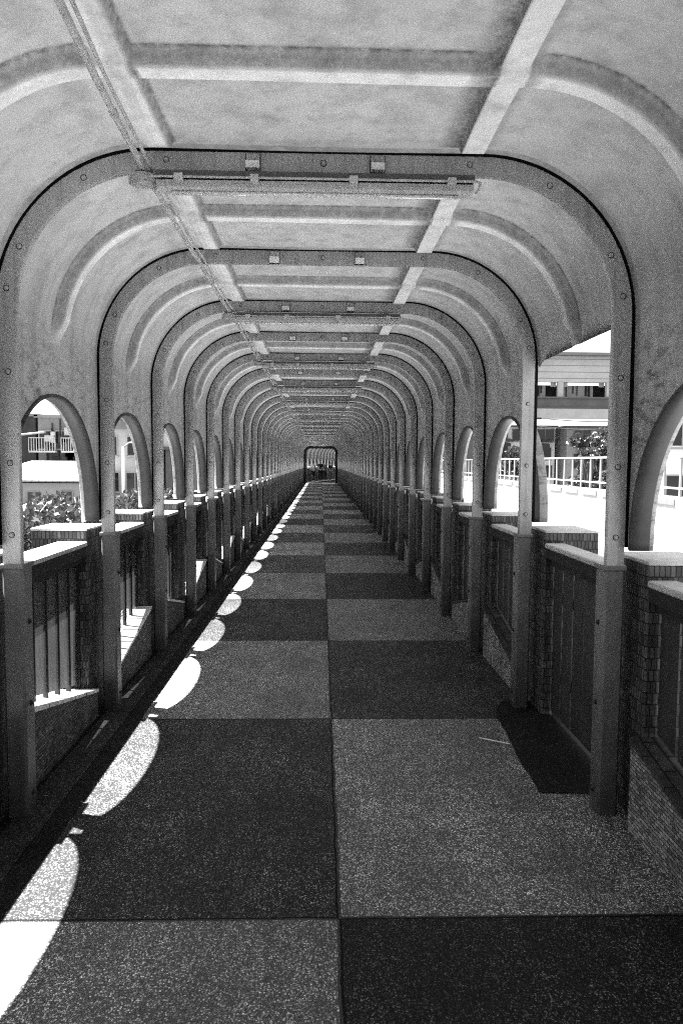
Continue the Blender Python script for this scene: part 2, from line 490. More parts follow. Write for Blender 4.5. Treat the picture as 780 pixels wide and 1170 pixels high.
def make_panel(broken_right=False, name='canopy_panel'):
    root = empty(name)
    lo, hi = -.75+.036, .75-.0015
    vs = set([lo, hi, lo+.012, lo+.05, lo+.065])
    for k in range(27): vs.add(OPEN_W*math.cos(PI*k/26))
    vs |= {OPEN_W+.0005, -OPEN_W-.0005}
    for d in (.01,.02,.03,.04,.046,.052,.060,.068,.077,.086,.094,.10,.108,.12,.14): vs |= {d, -d}
    vs = sorted(v for v in vs if lo-1e-6 <= v <= hi+1e-6)
    flat = []
    for k in range(13): flat.append(-.60+1.2*k/12)
    for e in (.595,.602,.612,.622,.64,.66,.68,.70,.712,.717): flat += [e, -e]
    flat = sorted(set(flat))
    NS = 14
    prof = profile(PW, PT, PR, ZB, NS, 20, flat)
    n = len(prof)
    b = MB(); dirt_shading = []
    zt = PT-PR
    for v in vs:
        zl = opening_z(v); zr = opening_z(v, broken_right)
        for i, p in enumerate(prof):
            x, z, nx, nz = p
            if i < NS+1: z = zl + (zt-zl)*i/NS
            if i >= n-NS-1:
                if zr > zt:   # torn edge above the springing: slide the foot up the curve
                    k = (n-1-i)/NS; a = (zr-zt)/PR*(1-k); x = PW-PR+PR*math.cos(a); z = zt+PR*math.sin(a); nx, nz = -math.cos(a), -math.sin(a)
                else: z = zr + (zt-zr)*(n-1-i)/NS
            # cross rib, fades out where the wall starts
            fade = min(max((z-2.24)/.16, 0), 1); fade = fade*fade*(3-2*fade)
            e = .055*trap(v-.015, .036, .034)*fade
            s_ = 0
            if z > PT-.06:
                s_ = .036*max(trap(x-.655, .052, .010), trap(x+.675, .052, .010))
                s_ *= trap(v, .66, .03)
            edge = .016*trap(v-lo, .045, .02)
            h = max(e, s_, edge) + .0035*math.sin(3.1*x+7*v+z*4)*math.sin(2.3*z+5*v)
            b.v.append((x+nx*h, v, z+nz*h))
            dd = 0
            if fade > .2 and abs(abs(x)-.665) > .055: dd = (max(.60*math.exp(-((v+.036)/.014)**2), 1.0*math.exp(-((v+.058)/.011)**2), .6*math.exp(-((v-.088)/.006)**2)) - .50*trap(v-.025, .040, .012))*fade  # near-side grime, plus painted crest highlight and far-edge shadow line
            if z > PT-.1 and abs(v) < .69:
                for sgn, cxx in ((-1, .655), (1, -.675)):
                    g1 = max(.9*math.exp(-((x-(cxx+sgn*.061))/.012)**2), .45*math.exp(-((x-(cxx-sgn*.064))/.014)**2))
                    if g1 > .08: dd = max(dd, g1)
            if z > PT-.1 and s_ > .030 and dd < .1: dd = -.35  # strip crests lightened too, highlight painted into the colour
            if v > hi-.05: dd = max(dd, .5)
            dirt_shading.append(dd)
    for j in range(len(vs)-1):
        for i in range(n-1):
            a = j*n+i
            if abs(vs[j]) > OPEN_W-1e-6 and abs(vs[j+1]) > OPEN_W-1e-6: pass
            b.face([a, a+1, a+n+1, a+n], 0, True)
    o = b.build('shell', M['shell'], root)
    at = o.data.attributes.new('dirt_shading', 'FLOAT', 'POINT'); at.data.foreach_set('value', dirt_shading)
    # rims: a flange turned outwards round each opening, with a lip
    for sx in (-1, 1):
        if sx == 1 and broken_right: continue
        r = MB(); K = 36; rings = []
        for k in range(-1, K+2):
            if k == -1: y, z = -OPEN_W, ZB-.04
            elif k == K+1: y, z = OPEN_W, ZB-.04
            else:
                t = -math.cos(PI*k/K); y = OPEN_W*t; z = opening_z(y*.99999)
            # outward normal of the opening curve
            if k <= 0: ny, nz = -1., 0.
            elif k >= K: ny, nz = 1., 0.
            else:
                q = abs(t)
                ny, nz = t, (1-q*q)**.5
                nz *= 1.0
            l = math.hypot(ny, nz) or 1; ny /= l; nz /= l
            prof_r = [(-.012, .012), (-.016, .002), (-.010, -.006), (.03, -.010), (.075, -.008), (.098, .002), (.104, .014), (.098, .022), (.05, .012), (.0, .012)]
            rings.append([(sx*(PW+dx), y+ny*dn, z+nz*dn) for dx, dn in prof_r])
        m_ = len(prof_r)
        for rg in rings: r.v += rg
        for i in range(len(rings)-1):
            for k in range(m_):
                a, c2 = i*m_+k, i*m_+(k+1) % m_
                f = [a, c2, c2+m_, a+m_]
                r.face(f if sx < 0 else f[::-1], 1 if k in (4,5,6,7) else 0, True)
        r.face([k for k in range(m_)]); r.face([(len(rings)-1)*m_+k for k in range(m_)][::-1])
        r.build('opening_rim', [M['rim'], M['shell']], root)
    remember(root)
    return root

# ------------------------------------------------------------------ parapet pieces (origin: rib position on the floor, sx = side)
PIER_IN = 1.455
def make_pier(sx):
    b = MB()
    x0, x1 = sorted((sx*PIER_IN, sx*1.80))
    b.bbox(x0, -.13, -.2, x1, .25, 1.19, .006, 0)
    root = b.build('brick_pier', [M['pierbrick']])
    c = MB()
    c.bbox(x0-.003, -.133, 1.19, x1+.003, .253, 1.207, .004, 0)
    c.build('pier_cap', M['concrete'], root)
    remember(root)
    return root

def make_low_wall(sx, rising):
    ya, yb = .252, 1.368
    za, zb = (.18, .42) if rising else (.42, .18)
    b = MB(); xi, xo = sx*1.40, sx*1.62
    def prism(mb, xa, xb, z0a, z0b, z1a, z1b, m=0):
        k = len(mb.v)
        mb.v += [(xa,ya,z0a),(xb,ya,z0a),(xb,yb,z0b),(xa,yb,z0b),(xa,ya,z1a),(xb,ya,z1a),(xb,yb,z1b),(xa,yb,z1b)]
        for f in ((0,3,2,1),(4,5,6,7),(0,1,5,4),(1,2,6,5),(2,3,7,6),(3,0,4,7)):
            mb.face([k+i for i in (f if (xb > xa) else f[::-1])], m)
    prism(b, xi, xo, -.2, -.2, za-.02, zb-.02)
    root = b.build('low_wall', M['mosaic' if sx < 0 else 'mosaic_r'])
    c = MB(); ya, yb = .254, 1.366
    prism(c, xi-sx*.008, xo-sx*.004, za-.02, zb-.02, za, zb)
    c.build('coping', M['coping' if sx < 0 else 'coping_r'], root)
    remember(root)
    return root

def make_railing(sx, rising, glazed, gate=False):
    root = empty('gate' if gate else 'railing_section')
    ya, yb = .252, 1.368
    r = MB()
    x0, x1 = sorted((sx*1.45, sx*(1.63 if sx < 0 else 1.58)))
    r.bbox(x0, ya, 1.094, x1, yb, 1.125, .006)
    r.build('handrail', M['concrete'], root)
    u = MB(); x0, x1 = sorted((sx*1.458, sx*(1.62 if sx < 0 else 1.57))); u.box(x0, ya, 1.03, x1, yb, 1.092)
    x0, x1 = sorted((sx*1.49, sx*1.55)); u.box(x0, ya, .985, x1, yb, 1.027)
    u.build('top_bar', M['batten'], root)
    n = 6; w = (yb-ya)/n
    zl = lambda y: 0.02 if gate else ((.18+(y-ya)/(yb-ya)*.24) if rising else (.42-(y-ya)/(yb-ya)*.24))
    for k in range(n):
        a, c = ya+k*w, ya+(k+1)*w
        g = .0105 if not glazed else .009
        a += g*random.uniform(.5,1.4); c -= g*random.uniform(.5,1.4)
        p = MB()
        xa = 1.515 + random.uniform(-.003,.003); xb = xa + (.012 if glazed else .003)
        q0, q1 = sorted((sx*xa, sx*xb)); lift = .03 if glazed else .015
        za, zc = zl(a)+lift, zl(c)+lift
        kk = len(p.v)
        p.v += [(q0,a,za),(q1,a,za),(q1,c,zc),(q0,c,zc),(q0,a,.985),(q1,a,.985),(q1,c,.985),(q0,c,.985)]
        for f in ((0,3,2,1),(4,5,6,7),(0,1,5,4),(1,2,6,5),(2,3,7,6),(3,0,4,7)): p.face([kk+i for i in f])
        p.build('infill_sheet' if glazed else 'plank', M['sheet' if glazed else 'plank'], root)
    if glazed:
        for k in range(n+1):
            y = ya+k*w
            if k == 0: y += .01
            if k == n: y -= .01
            p = MB(); q0, q1 = sorted((sx*1.506, sx*1.536)); p.box(q0, y-.0055, zl(min(max(y,ya),yb))+.002, q1, y+.0055, .984)
            p.build('batten', M['batten'], root)
    if gate:
        p = MB(); q0, q1 = sorted((sx*1.540, sx*1.565)); p.box(q0, ya+.02, .25, q1, yb-.02, .31); p.box(q0, ya+.02, .75, q1, yb-.02, .81)
        p.build('cross_bar', M['batten'], root)
    remember(root)
    return root

# ------------------------------------------------------------------ ceiling light
def make_light():
    root = empty('ceiling_light')
    L = .68
    b = MB()
    b.box(-L, -.112, -.032, L, -.045, .0, 0)                   # dark back channel hung in front of the rib
    b.box(-L+.05, -.045, -.012, L-.05, .0, .0, 0)
    b.build('channel', M['lampdark'], root)
    h = MB()
    # reflector: shallow trough below
    sec = [(-.095,-.046),(-.090,-.040),(-.02,-.040),(-.012,-.048),(-.006,-.082),(-.022,-.088),(-.080,-.088),(-.096,-.080)]
    for x in (-L, L):
        for y, z in sec: h.v.append((x, y, z))
    m_ = len(sec)
    for k in range(m_): h.face([k, (k+1)%m_, m_+(k+1)%m_, m_+k])
    h.face(list(range(m_))[::-1]); h.face([m_+k for k in range(m_)])
    h.box(-L+.03, -.100, -.060, L-.06, -.0965, -.046)
    h.build('housing', M['lamp'], root)
    t = MB(); t.tube([(-L+.06,-.055,-.097),(L-.06,-.055,-.097)], .0125, 10)
    t.build('tube', M['glass'], root)
    c = MB(); c.tube([(-L-.02,-.122,-.040),(L+.005,-.122,-.040),(L+.022,-.115,-.044),(L+.025,-.095,-.062),(L+.012,-.075,-.084)], .0065, 8)
    c.build('feed_pipe', M['pipe'], root)
    for x in (-L+.10, -.26, .16, L-.10):
        k = MB(); k.box(x-.018, -.132, -.056, x+.018, -.113, -.024); k.box(x-.018, -.1125, -.064, x+.018, -.097, -.050)
        k.build('clamp', M['pipe'], root)
    e = MB(); e.tube([(-L-.06,-.06,-.055),(-L-.06,-.06,-.015)], [.062,.062], 20, smooth=False); e.tube([(-L-.06,-.06,-.0545),(-L-.06,-.06,-.064)], [.062,.045], 20)
    e.tube([(-L-.06,-.06,-.015),(-L-.06,-.06,.0)], .045, 16, 1)
    e.build('junction_box', [M['concrete'], M['lampdark']], root)
    remember(root)
    return root

# ================================================================== build the walkway
arch = make_arch(); panel = make_panel()
panel_b = make_panel(True)
lightp = make_light(); lightp.scale = (1,1,.78)
piers = {s: make_pier(s) for s in (-1,1)}
lows = {(s,r): make_low_wall(s, r) for s in (-1,1) for r in (0,1)}
rails = {(s,r): make_railing(s, r, s < 0) for s in (-1,1) for r in (0,1)}
gate = make_railing(1, 0, False, gate=True)
SIDE = {-1: 'left', 1: 'right'}
used = set()
def place(proto, loc, label, cat, group, rz=0):
    if proto.name not in used:
        used.add(proto.name); o = proto; o.location = loc; o.rotation_euler = (0,0,rz)
    else: o = dup(proto, loc, rz=rz)
    o['label'] = label; o['category'] = cat
    if group: o['group'] = group
    return o

# i = 0 is the arch just behind the picture edge, i = 1 the first in view
FIRST = -4
for i in range(FIRST, NB+2):
    y = Y1 + BAY*(i-1)
    if i >= 1:
        nm = '%s grey steel arch frame from the viewer' % ordinal(i)
        if i % 2: nm += ', lamp under it' if i < NB else ''
    else: nm = ['arch frame just outside the picture edge', 'arch frame beside the viewer', 'arch frame behind the viewer', 'second arch frame behind the viewer', 'third arch frame behind the viewer'][-i]
    place(arch, (CX, y, 0), nm, 'arch frame', 'arch frames along the walkway')
    if i <= NB:
        pn = (panel_b if i == 1 else panel)
        if i >= 1:
            nm = 'pale fibreglass canopy panel between the %s and %s arch frames' % (ordinal(i), ordinal(i+1))
            if i == 1: nm = 'pale canopy panel with its right side torn away above the gate'
        else: nm = ['nearest pale canopy panel filling the top of the picture', 'canopy panel over the viewer', 'canopy panel behind the viewer', 'second canopy panel behind the viewer', 'third canopy panel behind the viewer'][-i]
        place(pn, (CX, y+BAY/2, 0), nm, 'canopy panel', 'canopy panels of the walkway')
    for s in (-1, 1):
        side = SIDE[s]
        if i >= 1: nm = '%s brick pier of the %s parapet, beside the %s arch frame' % (ordinal(i), side, ordinal(i))
        else: nm = '%s brick pier %s' % (side, ['at the picture edge', 'beside the viewer', 'behind the viewer', 'second behind the viewer', 'third behind the viewer'][-i])
        place(piers[s], (CX, y, 0), nm, 'brick pier', 'brick piers of the parapets')
        if i > NB: continue
        rising = (i % 2 == 0)
        if s == 1 and i == 1:
            place(gate, (CX, y, 0), 'dark full height plank gate reaching the floor under the torn panel', 'gate', None)
            continue
        if i >= 1:
            nm = '%s low tiled wall of the %s parapet, its pale coping %s' % (ordinal(i), side, 'rising away' if rising else 'falling away')
            nr = '%s railing with %s on the %s side' % (ordinal(i), 'hazy sheets and dark battens' if s < 0 else 'dark planks and bright gaps', side)
        else:
            w = ['nearest to the viewer', 'beside the viewer', 'behind the viewer', 'second behind the viewer', 'third behind the viewer'][-i]
            nm = '%s low tiled wall %s' % (side, w); nr = '%s railing %s' % (side, w)
        place(lows[(s, int(rising))], (CX, y, 0), nm, 'low wall', 'low walls of the parapets')
        place(rails[(s, int(rising))], (CX, y, 0), nr, 'railing', 'railing sections of the parapets')
    if i % 2 == 1 and i < NB:
        nm = '%s ceiling lamp from the viewer, under the %s arch' % (ordinal((i+1)//2), ordinal(i)) if i >= 1 else ('ceiling lamp over the viewer' if i == -1 else 'ceiling lamp behind the viewer')
        if i == 1: nm = 'nearest ceiling lamp, long unlit strip under the first arch'
        place(lightp, (CX-.012, y+.035, TOP_IN-.022), nm, 'ceiling lamp', 'strip lamps under every second arch')

# ceiling conduit, two pipes side by side with joints
b = MB(); c = MB()
pts = []; y = -4
while y < 57:
    x = -.765 + (.075*max(0, (3.3-y)/1.6) if y < 3.3 else 0) + .004*math.sin(y*2.1)
    x = max(x, -.765) if y > 1.5 else -.68
    pts.append((x, y, TOP_IN-.016 + .006*math.sin(y*4.2))); y += .25
root = empty('ceiling_conduit', label='pair of pale cable pipes running along the left of the ceiling', cat='conduit')
b.tube(pts, .013, 8); b.build('pipe', M['pipe'], root)
c.tube([(p[0]+.030, p[1], p[2]+.010+.004*math.sin(p[1]*7)) for p in pts], .0075, 6); c.build('cable', M['pipe'], root)
k = MB()
for p in pts[3:60:3]:
    k = MB(); k.tube([(p[0], p[1]-.012, p[2]), (p[0], p[1]+.012, p[2])], .0165, 10); k.build('coupling', M['pipe'], root)

# ------------------------------------------------------------------ ground planes
def sheet(name, x0, y0, x1, y1, z, mat, **kw):
    b = MB(); b.v = [(x0,y0,z),(x1,y0,z),(x1,y1,z),(x0,y1,z)]; b.face([0,1,2,3]); return b.build(name, mat, **kw)
sheet('walkway_floor', -1.40, -6, 1.50, 58.2, 0, M['floor'], kind='structure')
sheet('sliver_strip', -1.385, -6, -1.225, 57.3, .008, M['sliver'], kind='structure')  # paler strip added so the sun slivers along the gutter look brighter
d = MB(); d.box(-1.84, -6, -.55, 1.70, 140, -.004); d.build('bridge_deck', M['darkwall'], kind='structure')
sheet('gutter', -1.42+CX, -6, -1.13, 57.3, .004, M['gutter'], kind='structure')
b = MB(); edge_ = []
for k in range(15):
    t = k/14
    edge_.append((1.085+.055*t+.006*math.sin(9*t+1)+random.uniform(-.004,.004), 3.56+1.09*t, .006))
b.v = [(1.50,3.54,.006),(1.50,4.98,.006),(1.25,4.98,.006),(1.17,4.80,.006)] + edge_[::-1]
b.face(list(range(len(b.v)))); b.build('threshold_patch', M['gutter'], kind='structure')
b = MB(); b.tube([(.945,4.28,.010),(1.10,4.17,.014)], .004, 6)
b.build('drinking_straw', M['clipw'], label='thin white straw lying on the light slab near the gate', cat='litter')
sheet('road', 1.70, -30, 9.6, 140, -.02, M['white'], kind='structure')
sheet('street', -700, -300, 700, 1400, GROUND, M['ground'], kind='structure')

# ------------------------------------------------------------------ portal at the far end and the walkway beyond
PY = Y1 + BAY*NB + .05
b = MB()
def hoopband(mb, half, top, rad, w, y0, y1, zb=0.):
    o = profile(half, top, rad, zb); q = profile(half-w, top-w, max(rad-w,.05), zb); n = len(o)
    k0 = len(mb.v)
    for i in range(n):
        mb.v += [(o[i][0],y0,o[i][1]),(q[i][0],y0,q[i][1]),(q[i][0],y1,q[i][1]),(o[i][0],y1,o[i][1])]
    for i in range(n-1):
        for k in range(4): mb.face([k0+i*4+k, k0+i*4+(k+1)%4, k0+(i+1)*4+(k+1)%4, k0+(i+1)*4+k])
hoopband(b, 1.42, 2.97, .62, .30, PY+.1, PY+.55)
o = b.build('portal_frame', M['portal'], loc=(CX,0,0), label='dark rounded portal frame closing the far end of the walkway', cat='portal frame')
sheet('landing', -3.2, 58.2, 6, 90, .0, M['asphalt'], kind='structure')
# second stretch, bearing right beyond the landing
ang = R(-11)
for j in range(13):
    yy = j*BAY
    px = -.1 + math.sin(-ang)*yy; py = 58.3 + math.cos(ang)*yy
    place(arch, (px, py, 0), '%s arch frame of the walkway beyond the portal' % ordinal(j+1), 'arch frame', 'arch frames beyond the portal', ang)
    mx = -.1 + math.sin(-ang)*(yy+.75); my = 58.3 + math.cos(ang)*(yy+.75)
    if j < 12:
        for s in (-1, 1): place(piers[s], (px, py, 0), '%s brick pier on the %s beyond the portal' % (ordinal(j+1), SIDE[s]), 'brick pier', 'brick piers beyond the portal', ang)
        place(panel, (mx, my, 0), '%s canopy panel of the walkway beyond the portal' % ordinal(j+1), 'canopy panel', 'canopy panels beyond the portal', ang)
        for s in (-1, 1):
            place(rails[(1,1)], (px, py, 0) if s == 1 else (px+math.sin(-ang)*BAY, py+math.cos(ang)*BAY, 0), '%s railing on the %s beyond the portal' % (ordinal(j+1), SIDE[s]), 'railing', 'railings beyond the portal', ang if s == 1 else ang+PI)

# ------------------------------------------------------------------ people beyond the portal
def skin(name, verts, edges, mat, parent=None, root=0, sub=1):
    me = D.meshes.new(name); me.from_pydata([v[:3] for v in verts], edges, []); me.update()
    me.materials.append(mat)
    o = link(name, me, parent)
    sk = o.modifiers.new('skin', 'SKIN'); sk.use_smooth_shade = True
    for k, v in enumerate(verts):
        r = v[3]; r = r if isinstance(r, tuple) else (r, r)
        me.skin_vertices[0].data[k].radius = r
        me.skin_vertices[0].data[k].use_root = (k == root)
    sb = o.modifiers.new('sub', 'SUBSURF'); sb.levels = sub; sb.render_levels = sub
    return o
def person(x, y, rz, h, label, top, legs, pose):
    s = h/1.72
    st = pose.get('stride', .10); ar = pose.get('arm', 0); lean = pose.get('lean', 0)
    rt = empty('person', (x, y, .0), label=label, cat='person', group='people beyond the portal')
    rt.rotation_euler = (0,0,rz); rt.scale = (s,s,s)
    V = [(0,0,.96,(.15,.10)), (0,lean*.3,1.12,(.13,.09)), (0,lean*.7,1.32,(.16,.10)), (0,lean,1.44,(.10,.07)), (0,lean+.01,1.50,.05),
         (0,lean+.03,1.57,(.07,.085)), (0,lean+.03,1.65,(.075,.09)), (0,lean+.02,1.71,(.05,.06))]
    E = [(k,k+1) for k in range(7)]
    def chain(start, pts):
        last = start
        for p in pts: V.append(p); E.append((last, len(V)-1)); last = len(V)-1
        return last
    for sx in (-1, 1):
        f = st*sx
        chain(0, [(sx*.09,f*.15,.88,.085),(sx*.10,f*.8+.02,.50,.055),(sx*.10,f,.10,.04),(sx*.105,f+.02,.045,.042),(sx*.11,f+.14,.03,(.04,.028))])
        a = ar if sx == 1 else pose.get('arm2', 0)
        el = (sx*.24, lean-.03+.12*a, 1.14); ha = (sx*(.25-.10*a), lean+.04+.26*a, .90+.26*a)
        w = chain(3, [(sx*.17,lean,1.41,.055),(*el,.040),(*ha,.028)])
        dv = (Vector(ha)-Vector(el)).normalized()
        pm = Vector(ha)+dv*.07; V.append((*pm,(.034,.018))); E.append((w,len(V)-1)); pi_ = len(V)-1
        for q in range(4):
            off = Vector((0,(q-1.5)*.017,0)); L_ = (.055,.065,.06,.045)[q]
            chain(pi_, [(*(pm+off+dv*.035),.008), (*(pm+off+dv*(.035+L_)+Vector((0,.008,0))),.007)])
        chain(pi_, [(*(pm+Vector((-sx*.03,.02,0))-dv*.02),.009), (*(pm+Vector((-sx*.04,.035,0))+dv*.02),.008)])
    skin('body', V, E, M['skin'], rt)
    T = [(0,0,.93,(.165,.115)), (0,lean*.3,1.12,(.145,.105)), (0,lean*.7,1.32,(.175,.115)), (0,lean,1.43,(.115,.08))]
    TE = [(0,1),(1,2),(2,3)]
    for sx in (-1,1):
        a = ar if sx == 1 else pose.get('arm2', 0)
        T.append((sx*.175,lean,1.405,.068)); TE.append((3,len(T)-1)); T.append((sx*.235,lean-.03+.11*a,1.17,.055)); TE.append((len(T)-2,len(T)-1))
    skin('shirt', T, TE, top, rt)
    G = [(0,0,.95,(.155,.108))]; GE = []
    for sx in (-1,1):
        f = st*sx; l = 0
        for p in ((sx*.09,f*.15,.88,.098),(sx*.10,f*.8+.02,.50,.070),(sx*.10,f,.12,.058)):
            G.append(p); GE.append((l,len(G)-1)); l = len(G)-1
    skin('trousers', G, GE, legs, rt)
    skin('hair', [(0,lean-.01,1.60,(.07,.06)),(0,lean-.005,1.68,(.085,.095)),(0,lean+.01,1.73,(.06,.07))], [(0,1),(1,2)], M['hair'], rt)
    return rt
person(-.62, 61.5, .3, 1.62, 'person in a light top at the left of the group', M['cloth_l'], M['cloth_d'], dict(stride=.14, arm=.6))
person(-.05, 63.0, 2.9, 1.74, 'person in dark clothes standing in the middle of the group', M['cloth_d'], M['cloth_d'], dict(stride=.05, arm2=.8))
person(.28, 64.5, PI, 1.66, 'person in a grey top walking towards the viewer', M['cloth_m'], M['cloth_d'], dict(stride=.18))
person(.78, 62.5, -2.4, 1.60, 'person in dark top at the right of the group', M['cloth_d'], M['cloth_m'], dict(stride=.08, arm=.9))

# ------------------------------------------------------------------ right side: parapet with railing along the road
BX = 9.3
b = MB(); b.box(BX, -10, -.4, BX+.25, 130, .78)
bar = b.build('road_barrier', M['white'], label='white concrete barrier along the far side of the road', cat='barrier')
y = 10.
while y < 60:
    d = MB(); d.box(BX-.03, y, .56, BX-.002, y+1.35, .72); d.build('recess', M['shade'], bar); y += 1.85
b = MB(); b.box(BX+.05, -10, 1.82, BX+.13, 130, 1.88); b.box(BX+.06, -10, .98, BX+.12, 130, 1.03)
rl = empty('road_railing', label='white tubular railing on top of the road barrier', cat='railing')
b.build('rail', M['white'], rl)
y = 8.
b = MB()
while y < 62:
    p = MB(); p.box(BX+.065, y, .78, BX+.115, y+.07, 1.82); p.build('post', M['white'], rl); y += .93

# ------------------------------------------------------------------ buildings
def building(label, x0, y0, x1, y1, z1, wall, rows, cols, wz, ww, z0=GROUND, first=None, pitch=3.0, balcony=False, cat='building', roof=True, name='apartment_block'):
    b = MB(); b.box(x0, y0, z0, x1, y1, z1)
    o = b.build(name, wall, label=label, cat=cat)
    span = (x1-x0)/cols
    for r in range(rows):
        zc = (first if first is not None else z1-1.8) - r*pitch
        for c in range(cols):
            xc = x0 + span*(c+.5) + random.uniform(-.06,.06)*span
            w = ww*random.uniform(.85,1.12)
            f = MB()
            f.box(xc-w/2-.07, y0-.06, zc-wz/2-.07, xc-w/2, y0-.002, zc+wz/2+.07); f.box(xc+w/2, y0-.06, zc-wz/2-.07, xc+w/2+.07, y0-.002, zc+wz/2+.07)
            f.box(xc-w/2, y0-.06, zc+wz/2, xc+w/2, y0-.002, zc+wz/2+.07); f.box(xc-w/2-.12, y0-.12, zc-wz/2-.15, xc+w/2+.12, y0-.002, zc-wz/2-.071)
            f.box(xc-.03, y0-.05, zc-wz/2, xc+.03, y0-.012, zc+wz/2)
            fo = f.build('window', M['frame'], o)
            g = MB(); g.box(xc-w/2, y0-.010, zc-wz/2, xc+w/2, y0-.003, zc+wz/2); g.build('pane', M['window'], fo)
            if balcony and (c+r) % 2 == 0:
                k = MB(); k.box(xc-w, y0-1.0, zc-wz/2-.35, xc+w, y0-.13, zc-wz/2-.22)
                for q in range(11): k.box(xc-w+q*w*.2-.02, y0-1.0, zc-wz/2-.22, xc-w+q*w*.2+.02, y0-.96, zc+.1)
                k.box(xc-w, y0-1.02, zc+.1, xc+w, y0-.94, zc+.16)
                k.build('balcony', M['wall'], o)
    if roof:
        k = MB(); k.box(x0-.25, y0-.25, z1, x1+.25, y1+.2, z1+.22); k.build('roof', M['wall2'], o)
    return o
# left
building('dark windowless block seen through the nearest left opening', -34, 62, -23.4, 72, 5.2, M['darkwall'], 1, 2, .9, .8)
b = MB(); b.tube([(-30,61.5,3.0),(-26,61.5,3.5),(-22.5,61.5,3.9)], .09, 6); b.build('overhead_cable', M['frame'], label='pale cable slung in front of the dark block', cat='cable')
building('pale apartment block with balconies beside the dark block', -23.2, 62, -16.9, 74, 5.1, M['wall2'], 4, 5, 1.4, .95, balcony=True)
# corrugated-roofed house
b = MB(); b.box(-22.5, 50, GROUND, -15.2, 60, .10)
h1 = b.build('low_house', M['wall'], label='low pale house with a bright corrugated roof below the apartments', cat='house')
b = MB(); b.v = [(-23.2,49.2,.20),(-14.8,49.2,.20),(-14.8,60.5,1.45),(-23.2,60.5,1.45),(-23.2,49.2,.32),(-14.8,49.2,.32),(-14.8,60.5,1.57),(-23.2,60.5,1.57)]
for f in ((0,3,2,1),(4,5,6,7),(0,1,5,4),(1,2,6,5),(2,3,7,6),(3,0,4,7)): b.face(list(f))
b.build('roof', M['roofsheet'], h1)
for (xx, zz) in ((-16.9,-.75),(-16.7,-2.1),(-19.1,-.8),(-19.4,-2.2),(-21.4,-1.2)):
    f = MB(); f.box(xx-.42, 49.92, zz-.36, xx+.42, 49.998, zz+.36); fo = f.build('window', M['frame'], h1)
    g = MB(); g.box(xx-.35, 49.90, zz-.30, xx-.01, 49.918, zz+.30); g.box(xx+.03, 49.90, zz-.30, xx+.35, 49.918, zz+.30); g.build('pane', M['window'], fo)
b = MB(); b.box(-23, 48.7, -1.45, -15.5, 49.95, -1.36); b.build('awning', M['shade'], h1)
building('pale block with one dark window column behind the white lamp post', -16.2, 54, -12.3, 64, 3.9, M['wall'], 3, 2, 1.3, 1.2, first=2.7, pitch=2.6)
building('plain grey block beyond the third left opening', -12.0, 58, -9.6, 70, 2.5, M['wall2'], 2, 1, 1.2, 1.0, first=.6)
building('distant pale block far along the left side', -10.6, 84, -4, 92, 4.3, M['wall'], 3, 4, 1.2, 1.0)
building('near grey house low on the left below the walkway', -14.5, 30, -10.6, 36, -1.1, M['wall2'], 1, 3, .9, .9)
b = MB(); b.tube([(-9.6,36.5,GROUND),(-9.6,36.5,2.3)], [.09,.06], 10)
lp = b.build('lamp_post', M['white'], label='thin white lamp post seen through the second left opening', cat='lamp post')
b = MB(); b.tube([(-9.6,36.5,2.25),(-9.3,36.5,2.5),(-8.7,36.5,2.55)], .04, 8); b.box(-8.8,36.4,2.5,-8.2,36.6,2.6); b.build('lamp_arm', M['white'], lp)

apt = [o for o in D.objects if o.get('label','').startswith('pale apartment block')][0]
for k in range(80):
    x = random.uniform(-22.9,-17.2); z = random.uniform(-1.0,4.6); q = random.random(); c = MB()
    if q < .4:
        c.box(x, 61.45, z, x+.75, 61.9, z+.5); c.build('air_conditioner', M['frame' if k % 2 else 'darkwall'], apt)
    elif q < .75:
        c.box(x, 61.6, z, x+random.uniform(.3,1.1), 61.75, z+random.uniform(.4,1.0)); c.build('laundry', M['darkwall' if k % 3 else 'frame'], apt)
    else:
        c.box(x, 61.8, z-1.5, x+.1, 61.9, z+.6); c.build('drain_pipe', M['darkwall'], apt)
# right: elevated station building across the view
vy = 70
st = empty('station_building', label='long elevated station with ribbed white siding over an open platform band', cat='station')
b = MB(); b.box(12, vy, 9.3, 75, vy+.6, 11.7); b.build('upper_siding', M['siding'], st)
b = MB(); b.box(11.5, vy-1.0, 11.7, 76, vy+9, 11.95); b.build('roof', M['wall2'], st)
b = MB(); b.box(12, vy+3.0, 7.9, 75, vy+3.3, 9.3); b.build('platform_back', M['darkwall'], st)
b = MB(); b.box(12, vy-.2, 6.95, 75, vy+.2, 7.75); b.box(12, vy-.35, 7.75, 75, vy+.3, 7.9); b.box(12, vy-.4, 6.75, 75, vy+9, 6.95); b.build('parapet', M['shade'], st)
b = MB(); b.box(12, vy-.8, 5.85, 75, vy-.2, 6.75); b.build('girder', M['wall'], st)
x = 13.
while x < 74:
    b = MB(); b.box(x, vy-.15, 7.9, x+.5, vy+.3, 9.3); b.box(x+.5, vy+.5, 8.9, x+1.1, vy+.6, 9.3); b.box(x-.5, vy+.5, 8.9, x, vy+.6, 9.3); b.build('column', M['wall'], st)
    b = MB(); b.box(x+.9, vy+1.5, 7.9, x+3.9, vy+1.6, 9.12); b.build('window', M['wall'], st)
    for q in (1.25, 1.9, 2.3, 3.1, 3.4):
        b = MB(); b.box(x+q, vy+1.40, 7.9+random.uniform(0,.5), x+q+random.uniform(.05,.22), vy+1.498, 9.12); b.build('mullion', M['darkwall'], st)
    x += 4.6
for x in (14, 34, 54):
    b = MB(); b.box(x, vy+1, GROUND, x+1.6, vy+3, 5.85); b.build('pillar', M['shade'], st)
